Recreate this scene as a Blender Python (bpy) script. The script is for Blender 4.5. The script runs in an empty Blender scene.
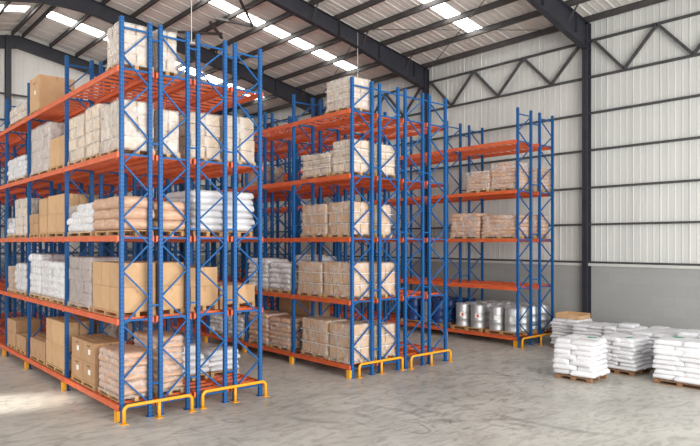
import bpy, bmesh, math, random
from mathutils import Vector, Matrix, noise

random.seed(7)
scene = bpy.context.scene
COL = scene.collection

# ------------------------------------------------------------------ camera
cam_data = bpy.data.cameras.new('camera')
cam_data.sensor_width = 36.0
cam_data.sensor_fit = 'HORIZONTAL'
cam_data.lens = 625.72 / 700.0 * 36.0
cam_data.shift_y = 19.74 / 700.0
cam_data.clip_end = 300.0
cam = bpy.data.objects.new('camera', cam_data)
cam.location = (0.0, 0.0, 4.262)
cam.rotation_euler = (math.pi / 2, 0.0, -math.radians(40.896))
COL.objects.link(cam)
scene.camera = cam

# ------------------------------------------------------------------ world, lights, exposure
world = bpy.data.worlds.new('daylight')
scene.world = world
world.use_nodes = True
wbg = world.node_tree.nodes['Background']
wbg.inputs['Color'].default_value = (0.97, 0.98, 1.0, 1.0)
wbg.inputs['Strength'].default_value = 0.62

def area_light(name, loc, direction, sx, sy, power, color):
    ld = bpy.data.lights.new(name, 'AREA')
    ld.shape = 'RECTANGLE'
    ld.size, ld.size_y = sx, sy
    ld.energy = power
    ld.color = color
    o = bpy.data.objects.new(name, ld)
    o.location = loc
    o.rotation_euler = Vector(direction).to_track_quat('-Z', 'Y').to_euler()
    COL.objects.link(o)
    return o
# fill lights added behind the camera and along the open left side, source unseen
area_light('front_fill', (8.0, -7.0, 6.0), (0.15, 1.0, -0.10), 18.0, 10.0, 5600.0, (1.0, 0.98, 0.95))
area_light('left_side_fill', (-10.5, 20.0, 5.0), (1.0, 0.05, -0.10), 26.0, 8.0, 1300.0, (1.0, 0.97, 0.93))
# sunlight through a high opening in the left wall, falling on the aisle floor
sd = bpy.data.lights.new('sun_beam', 'SPOT')
sd.energy = 24000.0
sd.color = (1.0, 0.93, 0.82)
sd.spot_size = math.radians(9.0)
sd.spot_blend = 0.8
sd.shadow_soft_size = 0.3
so = bpy.data.objects.new('sun_beam', sd)
so.location = (-8.0, 23.0, 10.0)
so.rotation_euler = (Vector((3.9, 18.5, 0.0)) - Vector(so.location)).to_track_quat('-Z', 'Y').to_euler()
COL.objects.link(so)
SKYLIGHT_STRENGTH = 9.0

scene.view_settings.view_transform = 'Standard'
scene.view_settings.look = 'None'
scene.view_settings.gamma = 1.0
scene.view_settings.use_curve_mapping = False
scene.view_settings.exposure = 0.22

# ------------------------------------------------------------------ materials
def srgb(r, g, b):
    def f(c):
        c /= 255.0
        return c / 12.92 if c <= 0.04045 else ((c + 0.055) / 1.055) ** 2.4
    return (f(r), f(g), f(b), 1.0)

def base_mat(name, color, rough=0.6, metal=0.0, spec=0.5):
    m = bpy.data.materials.new(name)
    m.use_nodes = True
    b = m.node_tree.nodes['Principled BSDF']
    b.inputs['Base Color'].default_value = color
    b.inputs['Roughness'].default_value = rough
    b.inputs['Metallic'].default_value = metal
    if 'Specular IOR Level' in b.inputs:
        b.inputs['Specular IOR Level'].default_value = spec
    return m, b

def noisy(name, c1, c2, scale=6.0, rough=0.6, metal=0.0, bump=0.0, bscale=40.0, stretch=(1, 1, 1), coord='Object', spec=0.5, rnd=0.0):
    m, b = base_mat(name, c1, rough, metal, spec)
    nt = m.node_tree
    N, L = nt.nodes, nt.links
    tc = N.new('ShaderNodeTexCoord')
    mp = N.new('ShaderNodeMapping')
    mp.inputs['Scale'].default_value = stretch
    L.new(tc.outputs[coord], mp.inputs['Vector'])
    nz = N.new('ShaderNodeTexNoise')
    nz.inputs['Scale'].default_value = scale
    nz.inputs['Detail'].default_value = 5.0
    L.new(mp.outputs['Vector'], nz.inputs['Vector'])
    rp = N.new('ShaderNodeValToRGB')
    rp.color_ramp.elements[0].position = 0.32
    rp.color_ramp.elements[1].position = 0.68
    rp.color_ramp.elements[0].color = c1
    rp.color_ramp.elements[1].color = c2
    L.new(nz.outputs['Fac'], rp.inputs['Fac'])
    out = rp.outputs['Color']
    if rnd:
        oi = N.new('ShaderNodeObjectInfo')
        mr = N.new('ShaderNodeMapRange')
        mr.inputs['To Min'].default_value = 1.0 - rnd
        mr.inputs['To Max'].default_value = 1.0 + rnd * 0.6
        L.new(oi.outputs['Random'], mr.inputs['Value'])
        hs = N.new('ShaderNodeHueSaturation')
        L.new(mr.outputs['Result'], hs.inputs['Value'])
        L.new(out, hs.inputs['Color'])
        out = hs.outputs['Color']
    L.new(out, b.inputs['Base Color'])
    if bump:
        n2 = N.new('ShaderNodeTexNoise')
        n2.inputs['Scale'].default_value = bscale
        n2.inputs['Detail'].default_value = 4.0
        L.new(mp.outputs['Vector'], n2.inputs['Vector'])
        bp = N.new('ShaderNodeBump')
        bp.inputs['Strength'].default_value = bump
        bp.inputs['Distance'].default_value = 0.02
        L.new(n2.outputs['Fac'], bp.inputs['Height'])
        L.new(bp.outputs['Normal'], b.inputs['Normal'])
    return m

M = {}
M['blue'] = noisy('blue_enamel', srgb(16, 92, 154), srgb(12, 82, 142), 3.0, 0.5, spec=0.3)
M['orange'] = noisy('orange_enamel', srgb(220, 104, 58), srgb(206, 92, 50), 3.0, 0.45)
M['yellow'] = noisy('yellow_enamel', srgb(240, 172, 36), srgb(228, 158, 30), 5.0, 0.38)
M['dark_steel'] = noisy('dark_steel', srgb(44, 46, 56), srgb(54, 55, 62), 2.0, 0.55)
M['purlin'] = noisy('purlin_paint', srgb(64, 61, 62), srgb(78, 74, 72), 2.0, 0.6)
M['rail'] = noisy('rail_paint', srgb(62, 62, 66), srgb(78, 77, 78), 2.0, 0.6)
M['wood'] = noisy('pallet_wood', srgb(206, 170, 122), srgb(170, 130, 86), 5.0, 0.8, stretch=(1, 6, 6), bump=0.2, rnd=0.15)
M['wood_old'] = noisy('weathered_wood', srgb(150, 112, 78), srgb(112, 82, 58), 5.0, 0.85, stretch=(1, 6, 6), bump=0.2, rnd=0.15)
M['carton'] = noisy('carton_board', srgb(202, 164, 124), srgb(192, 153, 112), 3.0, 0.75, rnd=0.07)
M['carton_dark'] = noisy('carton_board_dark', srgb(184, 146, 110), srgb(168, 130, 95), 3.0, 0.75, rnd=0.08)
M['carton_pale'] = noisy('carton_board_pale', srgb(226, 208, 186), srgb(196, 170, 142), 2.5, 0.75, rnd=0.16)
M['carton_grey'] = noisy('carton_board_grey', srgb(198, 178, 164), srgb(176, 156, 144), 2.5, 0.75, rnd=0.08)
M['tape'] = noisy('parcel_tape', srgb(196, 150, 96), srgb(184, 138, 86), 4.0, 0.3)
M['paper'] = noisy('white_paper', srgb(240, 240, 236), srgb(228, 228, 224), 8.0, 0.6)
M['ink'] = noisy('label_ink', srgb(70, 62, 58), srgb(50, 46, 44), 30.0, 0.6)
M['red_ink'] = noisy('red_ink', srgb(206, 74, 58), srgb(190, 60, 46), 20.0, 0.6)
M['sack_white'] = noisy('white_woven_sack', srgb(226, 225, 226), srgb(212, 212, 216), 5.0, 0.6, bump=0.7, bscale=7.0, rnd=0.07)
M['sack_grey'] = noisy('greyish_white_sack', srgb(222, 219, 220), srgb(200, 198, 200), 5.0, 0.55, bump=0.35, bscale=9.0, rnd=0.07)
M['sack_brown'] = noisy('brown_paper_sack', srgb(212, 176, 150), srgb(190, 152, 126), 4.0, 0.65, bump=0.4, bscale=8.0, rnd=0.08)
M['steel_drum'] = noisy('galvanised_drum', (0.50, 0.51, 0.52, 1), (0.64, 0.65, 0.66, 1), 8.0, 0.52, metal=0.7)
M['blue_drum'] = noisy('blue_plastic', srgb(30, 66, 128), srgb(24, 54, 110), 4.0, 0.4)
M['grey_drum'] = noisy('grey_plastic', srgb(120, 118, 126), srgb(104, 102, 110), 4.0, 0.5)
M['block'] = None
M['pale_trim'] = noisy('pale_flashing', srgb(206, 206, 202), srgb(196, 196, 192), 3.0, 0.5)
M['lamp'] = noisy('pale_lamp_metal', srgb(214, 212, 204), srgb(200, 198, 190), 6.0, 0.4)

def printed_sack(name, ink, box):
    """white sack with an irregular printed mark in the sack's own coordinates"""
    m = noisy(name, srgb(226, 225, 226), srgb(212, 212, 216), 5.0, 0.6, bump=0.7, bscale=7.0)
    nt = m.node_tree
    N, L = nt.nodes, nt.links
    b = N['Principled BSDF']
    src = b.inputs['Base Color'].links[0].from_socket
    tc = N.new('ShaderNodeTexCoord')
    sub = N.new('ShaderNodeVectorMath'); sub.operation = 'SUBTRACT'
    sub.inputs[1].default_value = (box[0], box[1], box[2])
    L.new(tc.outputs['Object'], sub.inputs[0])
    div = N.new('ShaderNodeVectorMath'); div.operation = 'DIVIDE'
    div.inputs[1].default_value = (box[3], box[4], box[5])
    L.new(sub.outputs['Vector'], div.inputs[0])
    ln = N.new('ShaderNodeVectorMath'); ln.operation = 'LENGTH'
    L.new(div.outputs['Vector'], ln.inputs[0])
    nz = N.new('ShaderNodeTexNoise'); nz.inputs['Scale'].default_value = 9.0
    L.new(tc.outputs['Object'], nz.inputs['Vector'])
    ad = N.new('ShaderNodeMath'); ad.operation = 'MULTIPLY_ADD'
    L.new(nz.outputs['Fac'], ad.inputs[0]); ad.inputs[1].default_value = 2.2
    L.new(ln.outputs['Value'], ad.inputs[2])
    lt = N.new('ShaderNodeMath'); lt.operation = 'LESS_THAN'; lt.inputs[1].default_value = 2.05
    L.new(ad.outputs['Value'], lt.inputs[0])
    mx = N.new('ShaderNodeMix'); mx.data_type = 'RGBA'
    L.new(lt.outputs['Value'], mx.inputs['Factor'])
    L.new(src, mx.inputs['A'])
    mx.inputs['B'].default_value = ink
    L.new(mx.outputs['Result'], b.inputs['Base Color'])
    return m
M['sack_green'] = printed_sack('white_sack_green_print', srgb(30, 150, 110), (0.0, 0.0, 1.0, 0.22, 0.22, 1.0))
M['sack_red'] = printed_sack('white_sack_red_print', srgb(208, 150, 150), (0.1, 0.1, 0.6, 0.30, 0.30, 0.5))

def film_mat(name, lo, hi, tint):
    m = bpy.data.materials.new(name)
    m.use_nodes = True
    nt = m.node_tree
    N, L = nt.nodes, nt.links
    out = N['Material Output']
    b = N['Principled BSDF']
    b.inputs['Base Color'].default_value = tint
    b.inputs['Roughness'].default_value = 0.22
    tr = N.new('ShaderNodeBsdfTransparent')
    mix = N.new('ShaderNodeMixShader')
    tc = N.new('ShaderNodeTexCoord')
    mp = N.new('ShaderNodeMapping')
    mp.inputs['Rotation'].default_value = (0.35, 0.3, 0.2)
    mp.inputs['Scale'].default_value = (1.3, 1.3, 0.9)
    L.new(tc.outputs['Object'], mp.inputs['Vector'])
    nz = N.new('ShaderNodeTexNoise')
    nz.inputs['Scale'].default_value = 4.5
    nz.inputs['Detail'].default_value = 6.0
    nz.inputs['Distortion'].default_value = 0.5
    L.new(mp.outputs['Vector'], nz.inputs['Vector'])
    mr = N.new('ShaderNodeMapRange')
    mr.inputs['From Min'].default_value = 0.38
    mr.inputs['From Max'].default_value = 0.70
    mr.inputs['To Min'].default_value = lo
    mr.inputs['To Max'].default_value = hi
    L.new(nz.outputs['Fac'], mr.inputs['Value'])
    L.new(mr.outputs['Result'], mix.inputs['Fac'])
    bp = N.new('ShaderNodeBump')
    bp.inputs['Strength'].default_value = 0.6
    bp.inputs['Distance'].default_value = 0.03
    L.new(nz.outputs['Fac'], bp.inputs['Height'])
    L.new(bp.outputs['Normal'], b.inputs['Normal'])
    L.new(tr.outputs[0], mix.inputs[1])
    L.new(b.outputs[0], mix.inputs[2])
    L.new(mix.outputs[0], out.inputs['Surface'])
    return m
M['film'] = film_mat('clear_stretch_film', 0.10, 0.46, srgb(246, 244, 242))
M['film_white'] = film_mat('cloudy_stretch_film', 0.22, 0.58, srgb(240, 238, 238))
M['film_grey'] = film_mat('grey_stretch_film', 0.35, 0.70, srgb(196, 188, 188))

def sheet_mat(name, c1, c2, stretch):
    m = noisy(name, c1, c2, 0.8, 0.45, stretch=stretch)
    return m
M['cladding'] = sheet_mat('wall_sheet', srgb(203, 204, 200), srgb(216, 217, 213), (1, 2.2, 0.15))
M['cladding_end'] = sheet_mat('end_wall_sheet', srgb(212, 212, 206), srgb(224, 223, 218), (2.2, 1, 0.15))
M['roof'] = sheet_mat('roof_sheet', srgb(228, 225, 218), srgb(238, 235, 229), (0.15, 1.6, 1))

def skylight_mat():
    m = bpy.data.materials.new('translucent_skylight')
    m.use_nodes = True
    nt = m.node_tree
    b = nt.nodes['Principled BSDF']
    b.inputs['Base Color'].default_value = (0.9, 0.9, 0.88, 1)
    b.inputs['Roughness'].default_value = 0.5
    b.inputs['Emission Color'].default_value = (1.0, 0.985, 0.95, 1)
    b.inputs['Emission Strength'].default_value = SKYLIGHT_STRENGTH
    return m
M['skylight'] = skylight_mat()

TYRE_ARCS = [(10.6, 12.9, 0.9, .12), (11.6, 12.4, 1.5, .14), (12.6, 11.6, 2.2, .12), (14.5, 10.8, 2.6, .15), (16.2, 11.6, 3.4, .14), (9.0, 11.0, 2.4, .12), (6.0, 13.6, 2.0, .12), (4.0, 14.0, 3.4, .12), (17.5, 9.0, 4.6, .14), (13.0, 14.0, 4.4, .13), (3.0, 17.0, 1.6, .10)]
def floor_mat():
    m, b = base_mat('polished_concrete', srgb(180, 178, 172), 0.35)
    nt = m.node_tree
    N, L = nt.nodes, nt.links
    tc = N.new('ShaderNodeTexCoord')
    def nz(scale, detail, dist, stretch=(1, 1, 1)):
        mp = N.new('ShaderNodeMapping'); mp.inputs['Scale'].default_value = stretch
        mp.inputs['Rotation'].default_value = (0, 0, 0.6)
        L.new(tc.outputs['Object'], mp.inputs['Vector'])
        n = N.new('ShaderNodeTexNoise')
        n.inputs['Scale'].default_value = scale
        n.inputs['Detail'].default_value = detail
        n.inputs['Distortion'].default_value = dist
        L.new(mp.outputs['Vector'], n.inputs['Vector'])
        return n.outputs['Fac']
    def ramp(fac, p0, c0, p1, c1):
        r = N.new('ShaderNodeValToRGB')
        r.color_ramp.elements[0].position = p0; r.color_ramp.elements[0].color = c0
        r.color_ramp.elements[1].position = p1; r.color_ramp.elements[1].color = c1
        L.new(fac, r.inputs['Fac'])
        return r.outputs['Color']
    def mult(a, bb, f=1.0):
        x = N.new('ShaderNodeMix'); x.data_type = 'RGBA'; x.blend_type = 'MULTIPLY'
        x.inputs['Factor'].default_value = f
        L.new(a, x.inputs['A']); L.new(bb, x.inputs['B'])
        return x.outputs['Result']
    g = lambda v: (v, v, v, 1)
    base = ramp(nz(0.35, 6, 0.6), 0.3, srgb(172, 169, 161), 0.7, srgb(198, 195, 187))
    col = mult(base, ramp(nz(1.6, 8, 1.5, (1, 2.4, 1)), 0.34, g(0.70), 0.54, g(1.0)))
    # forklift tyre scuffs: thin wandering bands
    band = N.new('ShaderNodeMath'); band.operation = 'PINGPONG'; band.inputs[1].default_value = 0.5
    sc = N.new('ShaderNodeMath'); sc.operation = 'MULTIPLY'; sc.inputs[1].default_value = 7.0
    L.new(nz(0.22, 2, 0.8), sc.inputs[0]); L.new(sc.outputs[0], band.inputs[0])
    scuff = ramp(band.outputs[0], 0.0, g(0.62), 0.05, g(1.0))
    brk = N.new('ShaderNodeMix'); brk.data_type = 'RGBA'
    L.new(ramp(nz(0.9, 3, 0.3), 0.45, g(0), 0.6, g(1)), brk.inputs['Factor'])
    brk.inputs['A'].default_value = g(1); L.new(scuff, brk.inputs['B'])
    col = mult(col, brk.outputs['Result'])
    # curved tyre marks left by turning trucks
    sepf = N.new('ShaderNodeVectorMath'); sepf.operation = 'MULTIPLY'
    sepf.inputs[1].default_value = (1, 1, 0)
    L.new(tc.outputs['Object'], sepf.inputs[0])
    wob = nz(0.7, 2, 0.0)
    gate = ramp(nz(0.55, 3, 0.4), 0.46, g(1), 0.60, g(0.76))
    for cx, cy, rr, wd in TYRE_ARCS:
        dv = N.new('ShaderNodeVectorMath'); dv.operation = 'DISTANCE'
        L.new(sepf.outputs['Vector'], dv.inputs[0]); dv.inputs[1].default_value = (cx, cy, 0)
        a1 = N.new('ShaderNodeMath'); a1.operation = 'MULTIPLY_ADD'; a1.inputs[1].default_value = 0.5
        L.new(wob, a1.inputs[0]); L.new(dv.outputs['Value'], a1.inputs[2])
        a2 = N.new('ShaderNodeMath'); a2.operation = 'SUBTRACT'; a2.inputs[1].default_value = rr + 0.25
        L.new(a1.outputs[0], a2.inputs[0])
        a3 = N.new('ShaderNodeMath'); a3.operation = 'ABSOLUTE'; L.new(a2.outputs[0], a3.inputs[0])
        mk = ramp(a3.outputs[0], wd * 0.4, g(1.0), wd, g(0.0))
        mxx = N.new('ShaderNodeMix'); mxx.data_type = 'RGBA'
        L.new(mk, mxx.inputs['Factor']); mxx.inputs['A'].default_value = g(1); L.new(gate, mxx.inputs['B'])
        col = mult(col, mxx.outputs['Result'])
    col = mult(col, ramp(nz(14.0, 4, 0.2), 0.3, g(0.94), 0.6, g(1.0)))
    L.new(col, b.inputs['Base Color'])
    mr = N.new('ShaderNodeMapRange')
    mr.inputs['To Min'].default_value = 0.22; mr.inputs['To Max'].default_value = 0.5
    L.new(nz(0.8, 5, 0.5), mr.inputs['Value'])
    L.new(mr.outputs['Result'], b.inputs['Roughness'])
    return m
M['floor'] = floor_mat()

def block_mat():
    m, b = base_mat('painted_blockwork', srgb(160, 161, 159), 0.8)
    nt = m.node_tree
    N, L = nt.nodes, nt.links
    tc = N.new('ShaderNodeTexCoord')
    cmb = N.new('ShaderNodeCombineXYZ'); sep = N.new('ShaderNodeSeparateXYZ')
    L.new(tc.outputs['Object'], sep.inputs[0])
    ad = N.new('ShaderNodeMath'); ad.operation = 'ADD'
    L.new(sep.outputs['X'], ad.inputs[0]); L.new(sep.outputs['Y'], ad.inputs[1])
    L.new(ad.outputs[0], cmb.inputs['X']); L.new(sep.outputs['Z'], cmb.inputs['Y'])
    br = N.new('ShaderNodeTexBrick')
    br.inputs['Scale'].default_value = 1.0
    br.inputs['Brick Width'].default_value = 0.9
    br.inputs['Row Height'].default_value = 0.42
    br.inputs['Mortar Size'].default_value = 0.008
    br.inputs['Color1'].default_value = srgb(161, 162, 160)
    br.inputs['Color2'].default_value = srgb(157, 158, 156)
    br.inputs['Mortar'].default_value = srgb(153, 154, 152)
    L.new(cmb.outputs[0], br.inputs['Vector'])
    L.new(br.outputs['Color'], b.inputs['Base Color'])
    return m
M['block'] = block_mat()

# ------------------------------------------------------------------ mesh helpers
class MB:
    def __init__(s):
        s.v, s.f = [], []
    def box(s, x0, y0, z0, x1, y1, z1):
        k = len(s.v)
        s.v += [(x0, y0, z0), (x1, y0, z0), (x1, y1, z0), (x0, y1, z0), (x0, y0, z1), (x1, y0, z1), (x1, y1, z1), (x0, y1, z1)]
        s.f += [tuple(k + i for i in q) for q in ((0, 3, 2, 1), (4, 5, 6, 7), (0, 1, 5, 4), (1, 2, 6, 5), (2, 3, 7, 6), (3, 0, 4, 7))]
        return s
    def bar(s, a, b, w, h, up=(0, 0, 1)):
        a, b = Vector(a), Vector(b)
        d = (b - a).normalized()
        up = Vector(up)
        if abs(d.dot(up)) > 0.98:
            up = Vector((0, 1, 0))
        r = d.cross(up).normalized() * (w / 2)
        u = r.cross(d).normalized() * (h / 2)
        k = len(s.v)
        for p in (a, b):
            s.v += [tuple(p - r - u), tuple(p + r - u), tuple(p + r + u), tuple(p - r + u)]
        s.f += [tuple(k + i for i in q) for q in ((0, 3, 2, 1), (4, 5, 6, 7), (0, 1, 5, 4), (1, 2, 6, 5), (2, 3, 7, 6), (3, 0, 4, 7))]
        return s
    def tube(s, pts, r, n=10):
        pts = [Vector(p) for p in pts]
        rings = []
        for i, p in enumerate(pts):
            d = (pts[min(i + 1, len(pts) - 1)] - pts[max(i - 1, 0)]).normalized()
            ref = Vector((0, 1, 0)) if abs(d.y) < 0.9 else Vector((0, 0, 1))
            a = d.cross(ref).normalized()
            b = d.cross(a).normalized()
            k = len(s.v)
            s.v += [tuple(p + a * (r * math.cos(t * 2 * math.pi / n)) + b * (r * math.sin(t * 2 * math.pi / n))) for t in range(n)]
            rings.append(k)
        for k0, k1 in zip(rings, rings[1:]):
            for t in range(n):
                s.f.append((k0 + t, k0 + (t + 1) % n, k1 + (t + 1) % n, k1 + t))
        s.f.append(tuple(rings[0] + t for t in reversed(range(n))))
        s.f.append(tuple(rings[-1] + t for t in range(n)))
        return s
    def lathe(s, prof, n=28):
        k = len(s.v)
        for r, z in prof:
            s.v += [(r * math.cos(t * 2 * math.pi / n), r * math.sin(t * 2 * math.pi / n), z) for t in range(n)]
        for i in range(len(prof) - 1):
            for t in range(n):
                a, b = k + i * n + t, k + i * n + (t + 1) % n
                s.f.append((a, b, b + n, a + n))
        s.f.append(tuple(k + t for t in reversed(range(n))))
        s.f.append(tuple(k + (len(prof) - 1) * n + t for t in range(n)))
        return s
    def mesh(s, name, mat, smooth=False, bevel=0.0):
        me = bpy.data.meshes.new(name)
        me.from_pydata(s.v, [], s.f)
        bm = bmesh.new(); bm.from_mesh(me)
        bmesh.ops.recalc_face_normals(bm, faces=bm.faces)
        if bevel:
            bmesh.ops.bevel(bm, geom=list(bm.edges), offset=bevel, segments=2, affect='EDGES', profile=0.5)
        bm.to_mesh(me); bm.free()
        me.materials.append(mat)
        if smooth:
            for p in me.polygons:
                p.use_smooth = True
        return me

def put(name, me, parent=None, loc=(0, 0, 0), rz=0.0, scale=None):
    o = bpy.data.objects.new(name, me)
    COL.objects.link(o)
    if parent is not None:
        o.parent = parent
    o.location = loc
    if rz:
        o.rotation_euler = (0, 0, rz)
    if scale:
        o.scale = scale
    return o

def tag(o, label, cat, group=None, kind=None):
    o['label'] = label
    o['category'] = cat
    if group:
        o['group'] = group
    if kind:
        o['kind'] = kind
    return o

def struct(name, me, label=None, loc=(0, 0, 0)):
    o = put(name, me, None, loc)
    o['kind'] = 'structure'
    if label:
        o['label'] = label
    return o

def empty(name, loc=(0, 0, 0), rz=0.0):
    o = bpy.data.objects.new(name, None)
    o.empty_display_size = 0.2
    COL.objects.link(o)
    o.location = loc
    o.rotation_euler = (0, 0, rz)
    return o

CACHE = {}
def cached(key, fn):
    if key not in CACHE:
        CACHE[key] = fn()
    return CACHE[key]

# ------------------------------------------------------------------ the building
WX = 26.2            # right wall
YN, YF = 4.0, 42.7   # near edge of the roof, end wall
RX, RZ0, RS = 9.75, 14.2, 0.19
XL = 2 * RX - WX
def roof_z(x):
    return RZ0 + RS * (WX - RX) - RS * abs(x - RX)

struct('floor', MB().box(-16, -10, -0.2, WX + 0.4, YF + 0.4, 0.0).mesh('floor', M['floor']))

def ribbed(axis, a0, a1, fixed, inward, zlo, ztop, mat, name):
    """trapezoid-ribbed sheet standing on zlo; ribs stand out towards inward"""
    v, f = [], []
    pitch = 0.28
    n = int((a1 - a0) / pitch)
    cols = []
    for i in range(n + 1):
        s = a0 + i * pitch
        big = 0.024 if i % 4 == 0 else 0.010
        for ds, dep in ((0.0, 0.0), (0.215, 0.0), (0.23, big), (0.262, big)):
            cols.append((min(s + ds, a1), dep))
    for s, dep in cols:
        for z in (zlo, ztop(s)):
            p = fixed + inward * dep
            v.append((p, s, z) if axis == 'y' else (s, p, z))
    for i in range(len(cols) - 1):
        f.append((2 * i, 2 * i + 2, 2 * i + 3, 2 * i + 1))
    me = bpy.data.meshes.new(name)
    me.from_pydata(v, [], f)
    me.materials.append(mat)
    return me

SILL = 3.4
struct('wall_right', ribbed('y', YN, YF, WX, -1, SILL, lambda s: roof_z(WX), M['cladding'], 'wall_right'))
struct('wall_right_base', MB().box(WX - 0.12, YN, 0, WX + 0.15, YF, SILL - 0.02).mesh('wall_right_base', M['block']))
struct('wall_back', ribbed('x', -8.0, WX, YF, -1, SILL, lambda s: roof_z(s), M['cladding_end'], 'wall_back'))
struct('wall_back_base', MB().box(-8.0, YF - 0.12, 0, WX - 0.12, YF + 0.15, SILL - 0.02).mesh('wall_back_base', M['block']))
struct('trim_1', MB().box(WX - 0.19, YN, SILL - 0.16, WX - 0.12, YF, SILL - 0.04).mesh('sill_flashing', M['pale_trim']))

# roof sheets with ribs running down the slope, open over the skylight strips
SKY = [(18.5, 19.35), (27.5, 28.35), (37.4, 38.5)]
def roof_sheet(x0, x1, name):
    v, f = [], []
    def strip(y0, y1, xa, xb):
        pitch = 0.35
        n = max(1, round((y1 - y0) / pitch)); p = (y1 - y0) / n
        cols = []
        for i in range(n):
            s = y0 + i * p
            cols += [(s, 0), (s + p * 0.62, 0), (s + p * 0.72, -0.012 if i % 3 else -0.03), (s + p * 0.9, -0.012 if i % 3 else -0.03)]
        cols.append((y1, 0))
        k = len(v)
        for s, dz in cols:
            v.append((xa, s, roof_z(xa) + dz)); v.append((xb, s, roof_z(xb) + dz))
        for i in range(len(cols) - 1):
            f.append((k + 2 * i, k + 2 * i + 2, k + 2 * i + 3, k + 2 * i + 1))
    ys = [YN]
    for a, b in SKY:
        ys += [a, b]
    ys.append(YF + 0.1)
    for i in range(0, len(ys), 2):
        strip(ys[i], ys[i + 1], x0, x1)
    lo, hi = (x0, x1)
    for a, b in SKY:                     # sheet above and below each skylight
        s0, s1 = skyrange(lo, hi)
        strip(a, b, lo, s0); strip(a, b, s1, hi)
    me = bpy.data.meshes.new(name)
    me.from_pydata(v, [], f)
    me.materials.append(M['roof'])
    return me
def skyrange(lo, hi):
    return (lo + 0.55, hi - 1.6) if lo >= RX - 0.01 else (lo + 1.6, hi - 0.55)
struct('ceiling', roof_sheet(RX, WX + 0.2, 'roof_right_slope'))
struct('ceiling_left', roof_sheet(XL, RX, 'roof_left_slope'))
wn = 1
for lo, hi in ((RX, WX + 0.2), (XL, RX)):
    s0, s1 = skyrange(lo, hi)
    for a, b in SKY:
        mb = MB()
        mb.v = [(s0, a, roof_z(s0)), (s1, a, roof_z(s1)), (s1, b, roof_z(s1)), (s0, b, roof_z(s0)),
                (s0, a, roof_z(s0) + .03), (s1, a, roof_z(s1) + .03), (s1, b, roof_z(s1) + .03), (s0, b, roof_z(s0) + .03)]
        mb.f = [(0, 3, 2, 1), (4, 5, 6, 7), (0, 1, 5, 4), (1, 2, 6, 5), (2, 3, 7, 6), (3, 0, 4, 7)]
        struct('window_%d' % wn, mb.mesh('skylight', M['skylight']), 'bright translucent skylight strip in the roof')
        wn += 1

# purlins
PD = 0.28
px_list = [25.85 - 1.58 * k for k in range(11)]
for side in (1, -1):
    for x in px_list:
        X = x if side == 1 else 2 * RX - x
        z = roof_z(X) - 0.075
        mb = MB()
        mb.box(X - 0.02, YN, z - PD, X + 0.02, YF, z)
        mb.box(X - 0.02, YN, z - 0.03, X + 0.09, YF, z)
        mb.box(X - 0.09, YN, z - PD, X + 0.02, YF, z - PD + 0.03)
        struct('roof_purlin', mb.mesh('roof_purlin', M['purlin']))

# portal frames: column, rafter with haunch
FR = [4.5, 14.0, 23.5, 33.0, 42.45]
def ibeam_poly(mb, top, bot, y, tw, fw, ft):
    """web and flanges between two polylines of (x,z)"""
    for (a, b), (c, d) in zip(zip(top, top[1:]), zip(bot, bot[1:])):
        k = len(mb.v)
        for yy in (y - tw / 2, y + tw / 2):
            mb.v += [(a[0], yy, a[1]), (b[0], yy, b[1]), (d[0], yy, d[1]), (c[0], yy, c[1])]
        mb.f += [tuple(k + i for i in q) for q in ((0, 1, 2, 3), (7, 6, 5, 4), (0, 4, 5, 1), (1, 5, 6, 2), (2, 6, 7, 3), (3, 7, 4, 0))]
        mb.bar((a[0], y, a[1] - ft / 2), (b[0], y, b[1] - ft / 2), fw, ft)
        mb.bar((c[0], y, c[1] + ft / 2), (d[0], y, d[1] + ft / 2), fw, ft)
for y in FR:
    end = y > 40
    off = 0.075 + PD
    xs = [WX - 0.15, 24.0, 20.5, RX + 1.2, RX]
    dep = [1.18, 1.08, 0.80, 0.74, 0.92]
    if end:
        dep = [0.75] * 5
    top = [(x, roof_z(x) - off) for x in xs]
    bot = [(x, t[1] - d) for x, t, d in zip(xs, top, dep)]
    mb = MB(); ibeam_poly(mb, top, bot, y, 0.02, 0.30, 0.03)
    for x in (24.9, 22.3, 19.6):
        zt = roof_z(x) - off
        mb.box(x - 0.012, y - 0.14, zt - 0.80, x + 0.012, y + 0.14, zt - 0.02)
    struct('roof_rafter', mb.mesh('roof_rafter', M['dark_steel']))
    mb = MB(); ibeam_poly(mb, [(2 * RX - a, b) for a, b in top], [(2 * RX - a, b) for a, b in bot], y, 0.02, 0.30, 0.03)
    struct('roof_rafter', mb.mesh('roof_rafter', M['dark_steel']))
    h = roof_z(WX) - 0.33
    mb = MB()
    x0, x1 = WX - 0.47, WX - 0.14
    mb.box(x0, y - 0.13, 0, x0 + 0.03, y + 0.13, h).box(x1 - 0.03, y - 0.13, 0, x1, y + 0.13, h).box(x0, y - 0.012, 0, x1, y + 0.012, h)
    mb.box(x0, y - 0.13, h - 0.04, x1, y + 0.13, h)
    for z in (12.75, 11.6, 9.0, 6.0):
        mb.box(x0, y - 0.12, z, x1, y + 0.12, z + 0.025)
    struct('steel_column', mb.mesh('steel_column', M['dark_steel']))
for x in (RX - 0.55, 15.2, 20.7, 3.8, -1.8):
    h = roof_z(x) - 0.35
    mb = MB().box(x - 0.15, YF - 0.48, 0, x + 0.15, YF - 0.45, h).box(x - 0.15, YF - 0.15, 0, x + 0.15, YF - 0.12, h).box(x - 0.012, YF - 0.48, 0, x + 0.012, YF - 0.12, h)
    struct('wind_column', mb.mesh('wind_column', M['dark_steel']))

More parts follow.
